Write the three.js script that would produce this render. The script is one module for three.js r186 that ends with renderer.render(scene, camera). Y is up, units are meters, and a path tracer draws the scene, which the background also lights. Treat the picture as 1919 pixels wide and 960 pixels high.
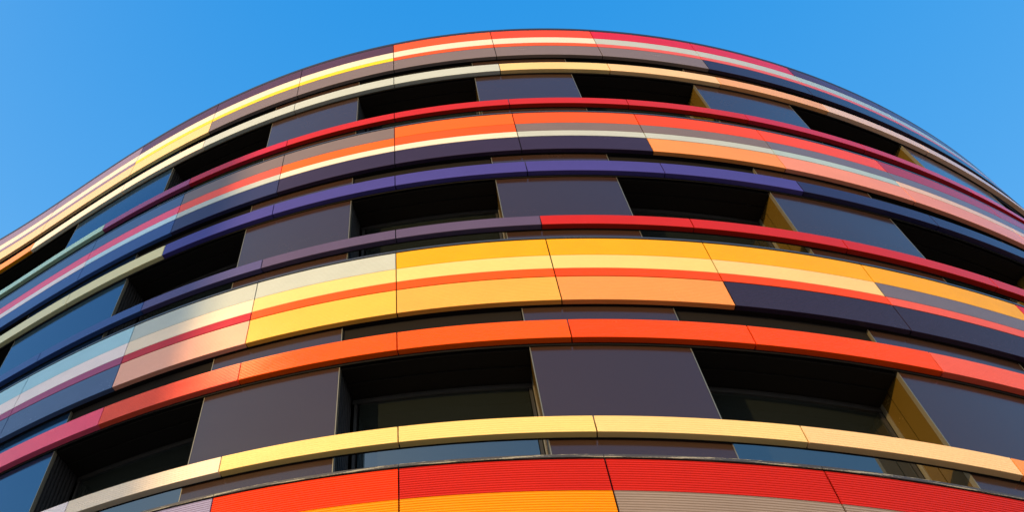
import * as THREE from 'three';

// ---------------------------------------------------------------- camera, sky, sun, exposure
const EYE = 1.6;
const scene = new THREE.Scene();
const renderer = new THREE.WebGLRenderer({ antialias: true });
renderer.setSize(1024, 513);
renderer.toneMapping = THREE.LinearToneMapping;
renderer.toneMappingExposure = 1;
renderer.shadowMap.enabled = true;

const LENS = { f: 1559.6, cx: 539.88, cy: -85.58, pitch: 1.208005, roll: 0.324267, yaw: -0.357396, dist: 8.29262 };
const fullW = 2 * (1919 - LENS.cx), fullH = 2 * (960 - LENS.cy);
const camera = new THREE.PerspectiveCamera(2 * Math.atan(fullH / 2 / LENS.f) * 180 / Math.PI, fullW / fullH, 0.1, 2000);
camera.setViewOffset(fullW, fullH, fullW / 2 - LENS.cx, fullH / 2 - LENS.cy, 1919, 960);
{
  const { pitch: p, roll: r, yaw: w } = LENS;
  const right0 = new THREE.Vector3(Math.cos(w), 0, Math.sin(w)), back0 = new THREE.Vector3(-Math.sin(w), 0, Math.cos(w)), y = new THREE.Vector3(0, 1, 0);
  const up1 = y.clone().multiplyScalar(Math.cos(p)).addScaledVector(back0, Math.sin(p));
  const back = back0.clone().multiplyScalar(Math.cos(p)).addScaledVector(y, -Math.sin(p));
  const right = right0.clone().multiplyScalar(Math.cos(r)).addScaledVector(up1, Math.sin(r));
  const up = up1.clone().multiplyScalar(Math.cos(r)).addScaledVector(right0, -Math.sin(r));
  camera.position.set(0, EYE, LENS.dist);
  camera.quaternion.setFromRotationMatrix(new THREE.Matrix4().makeBasis(right, up, back));
}

const SUN_AZ = -46 * Math.PI / 180, SUN_EL = 9.2 * Math.PI / 180;      // behind the camera, a little to its left, low
const toSun = new THREE.Vector3(Math.sin(SUN_AZ) * Math.cos(SUN_EL), Math.sin(SUN_EL), Math.cos(SUN_AZ) * Math.cos(SUN_EL));
const sun = new THREE.DirectionalLight(new THREE.Color().setRGB(1, 0.68, 0.28), 4.9);
sun.position.copy(toSun).multiplyScalar(150).add(new THREE.Vector3(0, 12, 0));
sun.target.position.set(0, 12, 0);
sun.castShadow = true;
sun.shadow.mapSize.set(4096, 4096);
Object.assign(sun.shadow.camera, { left: -60, right: 60, top: 60, bottom: -60, near: 1, far: 400 });
sun.shadow.radius = 1;
scene.add(sun, sun.target);

{ // clear evening sky: deep blue overhead, paler towards the horizon, a wide warm glow round the low sun
  const W = 1024, H = 512, d = new Float32Array(W * H * 4), v = new THREE.Vector3();
  for (let j = 0; j < H; j++) for (let i = 0; i < W; i++) {
    const lat = ((j + 0.5) / H - 0.5) * Math.PI, lon = ((i + 0.5) / W - 0.5) * 2 * Math.PI;
    v.set(Math.cos(lat) * Math.cos(lon), Math.sin(lat), Math.cos(lat) * Math.sin(lon));
    const m = 1 / (Math.max(v.y, 0) + 0.12), w = 1 - Math.exp(-0.58 * Math.max(m - 0.93, 0));
    const gam = Math.acos(THREE.MathUtils.clamp(v.dot(toSun), -1, 1)) * 180 / Math.PI;
    const g = Math.exp(-gam / 9), e = Math.exp(-gam / 25);
    const k = (j * W + i) * 4;
    d[k] = w * 0.5 + 2.3 * w ** 3 + 5.0 * g + 1.0 * e;
    d[k + 1] = 0.285 + w * 0.7 + 1.75 * w ** 3 + 3.4 * g + 0.8 * e;
    d[k + 2] = 0.79 + w * 0.5 + 1.4 * w ** 3 + 1.3 * g + 0.3 * e;
    d[k + 3] = 1;
  }
  const sky = new THREE.DataTexture(d, W, H, THREE.RGBAFormat, THREE.FloatType);
  sky.mapping = THREE.EquirectangularReflectionMapping;
  sky.magFilter = sky.minFilter = THREE.LinearFilter;
  sky.wrapS = THREE.RepeatWrapping;
  sky.needsUpdate = true;
  scene.background = sky;
  scene.environment = sky;
}

// ---------------------------------------------------------------- helpers
let seed = 20240611;
const rnd = () => { seed = (seed * 1664525 + 1013904223) >>> 0; return seed / 4294967296; };

// plan of the facade: s runs along it in metres (0 at the joint facing the camera), curvature changes along it
const CURV = [0.06654789, 0.00147273, -0.000394116, 2.7274640e-05], PHI0 = -0.2255615;
const S0 = -18, DS = 0.02, NS = 2001, PX = new Float64Array(NS), PZ = new Float64Array(NS), PA = new Float64Array(NS);
{
  const kap = (s) => { const q = Math.min(13, Math.max(-11, s)); return CURV[0] + CURV[1] * q + CURV[2] * q * q + CURV[3] * q * q * q; };
  const zero = Math.round(-S0 / DS);
  PA[zero] = PHI0;
  for (let i = zero + 1; i < NS; i++) { const s = S0 + (i - 0.5) * DS; PA[i] = PA[i - 1] + kap(s) * DS; const a = (PA[i] + PA[i - 1]) / 2; PX[i] = PX[i - 1] + Math.cos(a) * DS; PZ[i] = PZ[i - 1] - Math.sin(a) * DS; }
  for (let i = zero - 1; i >= 0; i--) { const s = S0 + (i + 0.5) * DS; PA[i] = PA[i + 1] - kap(s) * DS; const a = (PA[i] + PA[i + 1]) / 2; PX[i] = PX[i + 1] - Math.cos(a) * DS; PZ[i] = PZ[i + 1] + Math.sin(a) * DS; }
}
function at(s, o) { // plan point at s, o metres outwards of the facade line
  const t = Math.min(NS - 1.001, Math.max(0, (s - S0) / DS)), i = Math.floor(t), f = t - i;
  const a = PA[i] + (PA[i + 1] - PA[i]) * f;
  return { x: PX[i] + (PX[i + 1] - PX[i]) * f + Math.sin(a) * o, z: PZ[i] + (PZ[i + 1] - PZ[i]) * f + Math.cos(a) * o, a };
}
// a closed profile of [o, h] points swept along the facade from s0 to s1, with end caps; uv in metres
function sweep(s0, s1, prof, step = 0.22) {
  const n = Math.max(1, Math.ceil((s1 - s0) / step)), pos = [], nor = [], uv = [], idx = [];
  const m = prof.length;
  let area = 0;
  for (let j = 0; j < m; j++) { const [a, b] = prof[j], [c, d] = prof[(j + 1) % m]; area += a * d - c * b; }
  const P = area > 0 ? prof : prof.slice().reverse();
  for (let j = 0; j < m; j++) {
    const [oa, ha] = P[j], [ob, hb] = P[(j + 1) % m], len = Math.hypot(ob - oa, hb - ha);
    if (len < 1e-7) continue;
    const no = (hb - ha) / len, nh = -(ob - oa) / len, base = pos.length / 3;
    for (let i = 0; i <= n; i++) {
      const s = s0 + (s1 - s0) * i / n;
      for (const [o, h] of [[oa, ha], [ob, hb]]) {
        const q = at(s, o);
        pos.push(q.x, h + EYE, q.z); nor.push(Math.sin(q.a) * no, nh, Math.cos(q.a) * no);
        uv.push(s, h + (Math.abs(no) < 0.5 ? o : 0));
      }
    }
    for (let i = 0; i < n; i++) { const a = base + i * 2, b = a + 1, c = a + 2, d = a + 3; idx.push(a, c, b, b, c, d); }
  }
  for (const [s, sg] of [[s0, -1], [s1, 1]]) {
    const q0 = at(s, 0), base = pos.length / 3;
    for (const [o, h] of P) { const q = at(s, o); pos.push(q.x, h + EYE, q.z); nor.push(Math.cos(q0.a) * sg, 0, -Math.sin(q0.a) * sg); uv.push(s + o, h); }
    for (let j = 1; j < m - 1; j++) sg > 0 ? idx.push(base, base + j, base + j + 1) : idx.push(base, base + j + 1, base + j);
  }
  // wind faces to agree with their normals
  const g = new THREE.BufferGeometry();
  for (let t = 0; t < idx.length; t += 3) {
    const [a, b, c] = [idx[t] * 3, idx[t + 1] * 3, idx[t + 2] * 3];
    const e1 = [pos[b] - pos[a], pos[b + 1] - pos[a + 1], pos[b + 2] - pos[a + 2]], e2 = [pos[c] - pos[a], pos[c + 1] - pos[a + 1], pos[c + 2] - pos[a + 2]];
    const cx = e1[1] * e2[2] - e1[2] * e2[1], cy = e1[2] * e2[0] - e1[0] * e2[2], cz = e1[0] * e2[1] - e1[1] * e2[0];
    if (cx * nor[a] + cy * nor[a + 1] + cz * nor[a + 2] < 0) { const q = idx[t + 1]; idx[t + 1] = idx[t + 2]; idx[t + 2] = q; }
  }
  g.setAttribute('position', new THREE.Float32BufferAttribute(pos, 3));
  g.setAttribute('normal', new THREE.Float32BufferAttribute(nor, 3));
  g.setAttribute('uv', new THREE.Float32BufferAttribute(uv, 2));
  g.setIndex(idx);
  return g;
}
const rect = (o0, o1, h0, h1) => [[o0, h0], [o1, h0], [o1, h1], [o0, h1]];
// front corners softened by c
const soft = (o0, o1, h0, h1, c = 0.004) => [[o0, h0], [o1 - c, h0], [o1, h0 + c], [o1, h1 - c], [o1 - c, h1], [o0, h1]];
// the same with fine horizontal corrugation on the front
function ribbed(o0, o1, h0, h1, pitch = 0.0262, deep = 0.0034) {
  const p = [[o0, h0], [o1 - 0.003, h0], [o1, h0 + 0.003]], n = Math.max(1, Math.round((h1 - h0 - 0.008) / pitch)), q = (h1 - h0 - 0.008) / n;
  for (let i = 0; i < n; i++) { const b = h0 + 0.004 + i * q; p.push([o1, b + q * 0.3], [o1 - deep, b + q * 0.5], [o1 - deep, b + q * 0.72], [o1, b + q * 0.97]); }
  p.push([o1, h1 - 0.003], [o1 - 0.003, h1], [o0, h1]);
  return p;
}
function mesh(name, geo, mat, parent) {
  const o = new THREE.Mesh(geo, mat);
  o.name = name; o.castShadow = o.receiveShadow = true;
  (parent ?? scene).add(o);
  return o;
}
function group(name, parent) { const g = new THREE.Group(); g.name = name; (parent ?? scene).add(g); return g; }

// ---------------------------------------------------------------- materials
function tex(w, h, fn, repeat, srgb) {
  const d = new Uint8Array(w * h * 4);
  for (let j = 0; j < h; j++) for (let i = 0; i < w; i++) { const c = fn(i, j), k = (j * w + i) * 4; for (let q = 0; q < 3; q++) d[k + q] = Math.max(0, Math.min(255, Array.isArray(c) ? c[q] : c)); d[k + 3] = 255; }
  const t = new THREE.DataTexture(d, w, h);
  t.wrapS = t.wrapT = THREE.RepeatWrapping; t.magFilter = THREE.LinearFilter; t.minFilter = THREE.LinearMipmapLinearFilter;
  t.repeat.set(repeat[0], repeat[1]); if (srgb) t.colorSpace = THREE.SRGBColorSpace;
  t.needsUpdate = true;
  return t;
}
function valueNoise(w, h, cells) { // tiling smooth noise, cells = [nx, ny, weight] octaves
  const out = new Float32Array(w * h); let tot = 0;
  for (const [nx, ny, wt] of cells) {
    tot += wt;
    const g = Array.from({ length: nx * ny }, rnd);
    for (let j = 0; j < h; j++) for (let i = 0; i < w; i++) {
      const x = i / w * nx, y = j / h * ny, xi = Math.floor(x), yi = Math.floor(y), sx = (x - xi) ** 2 * (3 - 2 * (x - xi)), sy = (y - yi) ** 2 * (3 - 2 * (y - yi));
      const G = (a, b) => g[(b % ny) * nx + (a % nx)];
      out[j * w + i] += wt * ((G(xi, yi) * (1 - sx) + G(xi + 1, yi) * sx) * (1 - sy) + (G(xi, yi + 1) * (1 - sx) + G(xi + 1, yi + 1) * sx) * sy);
    }
  }
  return out.map((q) => q / tot);
}
const nA = valueNoise(512, 512, [[5, 3, 1], [13, 17, 0.7], [60, 90, 0.5], [200, 200, 0.4]]);
const nB = valueNoise(512, 512, [[4, 4, 1], [9, 21, 0.8], [120, 160, 0.5]]);
const grain = tex(512, 512, (i, j) => { const v = 245 + (nA[j * 512 + i] - 0.5) * 16; return [v, v, v]; }, [1 / 3.1, 1 / 2.3], true);
const gloss = tex(512, 512, (i, j) => { const v = 150 + (nB[j * 512 + i] - 0.5) * 150; return [v, v, v]; }, [1 / 2.7, 1 / 1.9]);
const soil = tex(512, 128, (i, j) => { const q = nA[(j * 4 % 512) * 512 + i], r = nB[(j * 3 % 512) * 512 + i]; return q + r > 1.2 ? [150, 144, 128] : q + r > 1.14 ? [96, 92, 86] : [52, 50, 55]; }, [1 / 1.7, 1 / 0.11], true);
const paints = {};
function paint(key) {
  if (paints[key]) return paints[key];
  const [r, g, b] = PAINT[key];
  const m = new THREE.MeshPhysicalMaterial({ color: new THREE.Color().setRGB(r, g, b), map: grain, roughness: 0.36, roughnessMap: gloss, ior: 1.33, specularIntensity: 0.8 });
  m.name = key;
  return (paints[key] = m);
}
const std = (r, g, b, roughness, extra = {}) => new THREE.MeshPhysicalMaterial({ color: new THREE.Color().setRGB(r, g, b), roughness, ...extra });
const M = {
  black: std(0.006, 0.005, 0.005, 0.8, { specularIntensity: 0.25 }),
  soffit: std(0.009, 0.007, 0.006, 0.85, { specularIntensity: 0.2 }),
  coping: std(0.09, 0.088, 0.095, 0.4, { metalness: 0.6, roughnessMap: gloss }),
  soiled: std(1, 1, 1, 0.6, { map: soil }),
  roofcap: std(0.02, 0.018, 0.022, 0.4),
  boxglass: std(0.031, 0.015, 0.009, 0.36, { ior: 1.4, specularColor: new THREE.Color().setRGB(0.4, 0.7, 1), clearcoat: 0.7, clearcoatRoughness: 0.1, roughnessMap: gloss }),
  sky_tinted_glass: std(0.006, 0.014, 0.03, 0.2, { ior: 2.5, specularColor: new THREE.Color().setRGB(0.1, 0.55, 1), roughnessMap: gloss }),  // left boxes: same glass, tinted blue to paint in the sky reflection
  profile: std(0.26, 0.23, 0.17, 0.35, { metalness: 0.7 }),
  reveal: std(0.1, 0.06, 0.01, 0.38, { metalness: 0.35, roughnessMap: gloss }),
  slat: std(0.014, 0.013, 0.014, 0.5),
  pane: std(0.09, 0.11, 0.1, 0.02, { transmission: 0.9, thickness: 0, ior: 2.3, specularColor: new THREE.Color().setRGB(0.3, 0.7, 1) }),
  frame: std(0.012, 0.011, 0.011, 0.5),
  interior: std(0.018, 0.016, 0.012, 0.9),
  concrete: std(0.22, 0.21, 0.2, 0.85, { map: grain }),
  pavement: std(0.44, 0.33, 0.22, 0.9, { map: grain }),
  neighbour: std(0.36, 0.3, 0.24, 0.85, { map: grain }),
  dark: std(0.03, 0.035, 0.04, 0.15),
};

// paints, linear colours; those for the left columns have shade painted in
const PAINT = {
  cream: [0.78, 0.67, 0.54], white: [0.48, 0.51, 0.48], butter: [0.82, 0.58, 0.21], orange: [0.82, 0.088, 0.0], deep_orange: [0.82, 0.06, 0.0],
  red: [0.5, 0.016, 0.006], crimson: [0.62, 0.01, 0.02], amber: [0.84, 0.37, 0.0], yellow: [0.85, 0.6, 0.002], gold: [0.82, 0.46, 0.07],
  peach: [0.8, 0.38, 0.07], apricot: [0.8, 0.28, 0.075], salmon: [0.8, 0.27, 0.17], taupe: [0.19, 0.14, 0.135], brown: [0.085, 0.032, 0.05],
  maroon: [0.07, 0.008, 0.03], navy: [0.028, 0.02, 0.045], aubergine: [0.036, 0.022, 0.05], violet: [0.062, 0.05, 0.25], midnight: [0.024, 0.022, 0.075],
  mauve: [0.1, 0.07, 0.14], shaded_grey: [0.07, 0.12, 0.25], lilac: [0.3, 0.27, 0.45], mushroom: [0.26, 0.17, 0.24], ice: [0.4, 0.5, 0.5],  // the bluish grey has sky-lit shade mixed in, for the left columns
  sage: [0.5, 0.68, 0.5], khaki: [0.78, 0.68, 0.36], coral: [0.75, 0.1, 0.06], pale_peach: [0.78, 0.5, 0.36], grey: [0.15, 0.13, 0.17],
  vermilion: [0.8, 0.043, 0.003], mandarin: [0.84, 0.125, 0.0], ivory: [0.86, 0.68, 0.52], melon: [0.8, 0.37, 0.15], marigold: [0.84, 0.27, 0.0], half_shaded_orange: [0.86, 0.095, 0.05], half_shaded_red: [0.5, 0.016, 0.03], half_shaded_mauve: [0.09, 0.075, 0.2], half_shaded_aubergine: [0.035, 0.035, 0.1], half_shaded_gold: [0.85, 0.41, 0.3], garnet: [0.36, 0.02, 0.03], stone: [0.28, 0.22, 0.2], honey: [0.8, 0.56, 0.24], sand: [0.82, 0.53, 0.27],  // includes mixes leaning halfway to painted shade, for the shadow-edge column
  shaded_white: [0.36, 0.6, 0.72], shaded_offwhite: [0.52, 0.7, 0.8], shaded_orange: [0.9, 0.1, 0.19], shaded_cream: [0.88, 0.74, 0.74], plum: [0.34, 0.06, 0.16], shaded_purple: [0.04, 0.08, 0.26], pink: [0.85, 0.32, 0.36],  // orange, red, white, cream and purple panels with shade and sky reflection mixed in
};

// ---------------------------------------------------------------- setting
{
  const g = new THREE.PlaneGeometry(900, 900); g.rotateX(-Math.PI / 2);
  const uv = g.attributes.uv; for (let i = 0; i < uv.count; i++) uv.setXY(i, uv.getX(i) * 900, uv.getY(i) * 900);
  mesh('pavement', g, M.pavement).userData = { kind: 'structure', label: 'paved ground at the foot of the curved building', category: 'pavement' };
}

// ---------------------------------------------------------------- the curved office building
const building = group('office_building');
building.userData = { label: 'curved office block clad in bright striped enamel bands', category: 'building' };
// panel joints along the facade, columns -6 .. 9
const J = { '-6': -15.65, '-5': -12.68, '-4': -9.713, '-3': -6.744, '-2': -4.444, '-1': -2.193, 0: 0, 1: 2.146, 2: 4.265, 3: 6.379, 4: 8.509, 5: 10.65, 6: 12.79, 7: 14.93, 8: 17.07, 9: 19.2 };
const C0 = -6, C1 = 8, END0 = J[-6], END1 = J[9];
const cols = []; for (let c = C0; c <= C1; c++) cols.push(c);
// colour runs: list of [first column, paint]; a run goes on until the next entry
const pick = (runs, c) => { let r = runs[0][1]; for (const [k, p] of runs) if (c >= k) r = p; return r; };

const floors = [
  { top: 17.1062, bot: 15.93, fr: [0.3, 0.52, 0.645], rails: [[15.5823, 15.2964], [14.1478, 13.9501]] },
  { top: 13.6178, bot: 12.4389, fr: [0.3, 0.515, 0.662], rails: [[12.0916, 11.8129], [10.6755, 10.4753]] },
  { top: 10.1418, bot: 8.9525, fr: [0.283, 0.505, 0.637], rails: [[8.6124, 8.3224], [7.2013, 7.0012]] },
  { top: 6.6746, bot: 5.48, fr: [0.29, 0.52, 0.645], rails: [] },
];
const SPANDREL = [
  [[[-9, 'mushroom'], [-3, 'brown'], [0, 'orange'], [1, 'deep_orange'], [2, 'crimson'], [4, 'maroon']],
   [[-9, 'cream'], [2, 'white'], [4, 'ice']],
   [[-9, 'mushroom'], [-3, 'yellow'], [0, 'orange'], [2, 'coral']],
   [[-9, 'sand'], [-3, 'honey'], [-2, 'taupe'], [3, 'navy']]],
  [[[-9, 'shaded_grey'], [-2, 'taupe'], [0, 'mandarin'], [1, 'orange'], [2, 'deep_orange'], [4, 'garnet']],
   [[-9, 'shaded_orange'], [-2, 'half_shaded_orange'], [-1, 'mandarin'], [0, 'orange'], [1, 'taupe'], [3, 'grey']],
   [[-9, 'shaded_cream'], [-3, 'shaded_offwhite'], [-2, 'white'], [-1, 'cream'], [1, 'white'], [3, 'ice'], [4, 'pale_peach']],
   [[-9, 'shaded_purple'], [-2, 'half_shaded_aubergine'], [-1, 'aubergine'], [2, 'apricot'], [3, 'salmon']]],
  [[[-9, 'shaded_white'], [-2, 'white'], [0, 'amber'], [4, 'crimson']],
   [[-9, 'shaded_cream'], [-2, 'ivory'], [-1, 'butter'], [2, 'honey'], [3, 'grey']],
   [[-9, 'plum'], [-2, 'half_shaded_red'], [-1, 'orange'], [1, 'deep_orange'], [3, 'coral']],
   [[-9, 'shaded_grey'], [-2, 'half_shaded_gold'], [-1, 'gold'], [0, 'peach'], [1, 'apricot'], [2, 'navy']]],
  [[[-9, 'lilac'], [-1, 'vermilion'], [0, 'red']],
   [[-9, 'lilac'], [-1, 'marigold'], [1, 'stone']],
   [[-9, 'white'], [1, 'cream']],
   [[-9, 'shaded_grey'], [0, 'navy']]],
];
const RAILS = [
  [[[-9, 'marigold'], [-4, 'cream'], [-2, 'white'], [1, 'honey'], [2, 'sand'], [3, 'melon'], [4, 'pale_peach']],
   [[-9, 'sage'], [-3, 'plum'], [-2, 'half_shaded_red'], [-1, 'red'], [3, 'half_shaded_red'], [5, 'crimson']]],
  [[[-9, 'khaki'], [-2, 'violet'], [3, 'midnight']],
   [[-9, 'shaded_purple'], [-2, 'half_shaded_mauve'], [-1, 'mauve'], [1, 'red']]],
  [[[-9, 'shaded_orange'], [-2, 'half_shaded_orange'], [-1, 'orange'], [1, 'deep_orange'], [3, 'coral']],
   [[-9, 'shaded_cream'], [-2, 'ivory'], [-1, 'butter'], [1, 'honey'], [2, 'sand'], [3, 'apricot']]],
];
const GAP = 0.008;
floors.forEach((f, fi) => {
  const band = group('spandrel_band', building);
  const H = f.top - f.bot, cut = [f.top, ...f.fr.map((q) => f.top - q * H), f.bot];
  for (const c of cols) {
    const s0 = J[c] + GAP, s1 = J[c + 1] - GAP;
    for (let k = 0; k < 4; k++) {
      const last = k === 3, top = cut[k] - (k === 0 ? 0 : last ? 0.006 : 0.002), bot = cut[k + 1] + (last ? 0 : k === 2 ? 0.006 : 0.002);
      mesh('panel', sweep(s0, s1, fi > 1 ? ribbed(last ? -0.075 : -0.024, 0, bot, top, 0.0262, fi > 2 ? 0.007 : 0.0018) : soft(last ? -0.075 : -0.024, 0, bot, top)), paint(pick(SPANDREL[fi][k], c)), band);
    }
    // metal coping above a shadow gap
    if (fi > 0) mesh('coping', sweep(J[c] + 0.004, J[c + 1] - 0.004, soft(-0.26, -0.004, f.top + 0.026, f.top + 0.062, 0.004)), fi === 3 ? M.soiled : M.coping, band);
    else mesh('coping', sweep(J[c] + 0.003, J[c + 1] - 0.003, soft(-0.4, 0.004, f.top + 0.012, f.top + 0.1, 0.006)), M.roofcap, band);
  }
  mesh('backing', sweep(END0, END1, rect(-0.26, -0.03, f.bot + 0.012, f.top + (fi ? 0.025 : 0.011)), 0.4), M.black, band);
  mesh('lower_frame', sweep(END0, END1, rect(-0.135, -0.078, f.bot - 0.004, f.bot + 0.011), 0.4), M.black, band);
  f.rails.forEach(([t, b], ri) => {
    const rail = group('sunshade_rail', building);
    for (const c of cols) mesh('panel', sweep(J[c] + GAP, J[c + 1] - GAP, fi > 1 ? ribbed(-0.085, 0, b, t, 0.0262, 0.0026) : soft(-0.085, 0, b, t)), paint(pick(RAILS[fi][ri], c)), rail);
    mesh('carrier', sweep(END0, END1, rect(-0.1, -0.0865, b - (ri ? 0.01 : 0.036), t - 0.03), 0.4), M.black, rail);
  });
});
// windows: boxes standing forward, deeper glazed bays between them
const BOX = [[-15.3, -11.2], [-8.17, -5.285], [-2.74, -0.782], [1.627, 3.525], [5.87, 7.75], [10.09, 12.12], [14.4, 16.3]];
const FRONT = -0.103, GLASS = -0.68;
for (let fi = 0; fi < 3; fi++) {
  const f = floors[fi], low = floors[fi + 1].top + 0.063, high = f.bot + 0.011, ceil = f.rails[0][1] - 0.047;
  BOX.forEach(([a, b], bi) => {
    const w = group('window_box', building);
    mesh('glass_panel', sweep(a + 0.014, b - 0.014, soft(FRONT - 0.03, FRONT, low, high - 0.02, 0.002)), bi < 2 ? M.sky_tinted_glass : M.boxglass, w);
    for (const [p, q] of [[a, a + 0.011], [b - 0.011, b]]) mesh('edge_profile', sweep(p, q, rect(FRONT - 0.06, FRONT + 0.001, low, high - 0.02)), M.profile, w);
    // left cheek: two metal sheets with a groove between them
    mesh('reveal_panel', sweep(a, a + 0.01, rect(-0.42, FRONT - 0.061, low, high - 0.022)), M.reveal, w);
    mesh('reveal_panel', sweep(a + 0.001, a + 0.01, rect(-0.6, -0.434, low, high - 0.022)), M.reveal, w);
    mesh('jamb', sweep(a - 0.012, a + 0.012, rect(-0.66, -0.602, low, high - 0.022)), M.profile, w);
    // right cheek: upright louvre slats
    for (let k = 0; k < 7; k++) mesh('slat', sweep(b - 0.03, b - 0.002, rect(-0.2 - k * 0.062 - 0.03, -0.2 - k * 0.062, low, high - 0.022)), M.slat, w);
    mesh('cheek', sweep(b - 0.05, b - 0.032, rect(-0.66, FRONT - 0.061, low, high - 0.022)), M.slat, w);
    mesh('core', sweep(a + 0.02, b - 0.052, rect(-0.66, FRONT - 0.032, low, high - 0.022), 0.4), M.black, w);
  });
  for (let k = 0; k + 1 < BOX.length; k++) {
    const a = BOX[k][1] + 0.003, b = BOX[k + 1][0] - 0.014, bay = group('glazed_bay', building);
    mesh('fascia', sweep(a, b, rect(-0.165, -0.14, ceil, high - 0.02), 0.4), M.soffit, bay);
    mesh('ceiling_panel', sweep(a, b, rect(-0.375, -0.167, ceil, ceil + 0.02), 0.4), M.soffit, bay);
    mesh('ceiling_panel', sweep(a, b, rect(-0.645, -0.392, ceil - 0.012, ceil + 0.02), 0.4), M.soffit, bay);
    mesh('head_frame', sweep(a, b, rect(GLASS - 0.05, GLASS + 0.03, ceil - 0.075, ceil - 0.013), 0.4), M.frame, bay);
    mesh('pane', sweep(a + 0.09, b - 0.06, rect(GLASS - 0.012, GLASS, low, ceil - 0.076), 0.3), M.pane, bay);
    for (const p of [a + 0.02, b - 0.05]) mesh('mullion', sweep(p, p + 0.04, rect(GLASS - 0.05, GLASS + 0.02, low, ceil - 0.076)), M.frame, bay);
  }
  mesh('floor_slab', sweep(END0, END1, rect(-6, -0.27, floors[fi].bot + 0.02, floors[fi].top - 0.06), 0.6), M.interior, building);
}
mesh('floor_slab', sweep(END0, END1, rect(-6, -0.27, floors[3].bot + 0.02, floors[3].top - 0.06), 0.6), M.interior, building);
mesh('core_wall', sweep(END0, END1, rect(-6.3, -6.01, -EYE, floors[0].top - 0.3), 0.6), M.interior, building);
mesh('base_wall', sweep(END0, END1, rect(-0.5, -0.14, -EYE, floors[3].bot - 0.01), 0.5), M.concrete, building);
for (const [p, q] of [[END0 - 0.3, END0 - 0.002], [END1 + 0.002, END1 + 0.3]]) mesh('end_wall', sweep(p, q, rect(-6.3, -0.05, -EYE, floors[0].top + 0.05)), M.concrete, building);

// ---------------------------------------------------------------- the block behind the camera whose shadow lies on the left of the facade
{
  const hit = at(-3.1, 0), L = 95, dir = new THREE.Vector3(Math.sin(SUN_AZ), 0, Math.cos(SUN_AZ)), left = new THREE.Vector3(-dir.z, 0, dir.x);
  const top = EYE + 14.72 + L * Math.tan(SUN_EL), W = 46, D = 18;
  const g = group('neighbour_block');
  g.userData = { label: 'tall plain sandstone coloured block across the street behind the viewer', category: 'building' };
  g.position.set(hit.x + dir.x * L + left.x * W / 2, 0, hit.z + dir.z * L + left.z * W / 2);
  g.rotation.y = Math.atan2(dir.x, dir.z);
  const box = (name, w, h, d, x, y, z, m, parent = g) => { const o = mesh(name, new THREE.BoxGeometry(w, h, d), m, parent); o.position.set(x, y, z); return o; };
  box('wall', W, top - 0.4, D, 0, (top - 0.4) / 2, D / 2, M.neighbour);
  box('roof', W, 0.399, D + 0.3, 0, top - 0.2, D / 2, M.concrete);
  const geo = new THREE.BoxGeometry(2.2, 1.7, 0.12);
  for (let r = 0; 3 + r * 3.4 + 1.4 < top; r++) for (let c = 0; c < 12; c++) { const o = mesh('window', geo, M.dark, g); o.position.set(-W / 2 + 3 + c * 3.64, 3 + r * 3.4, -0.03); }
}

renderer.render(scene, camera);
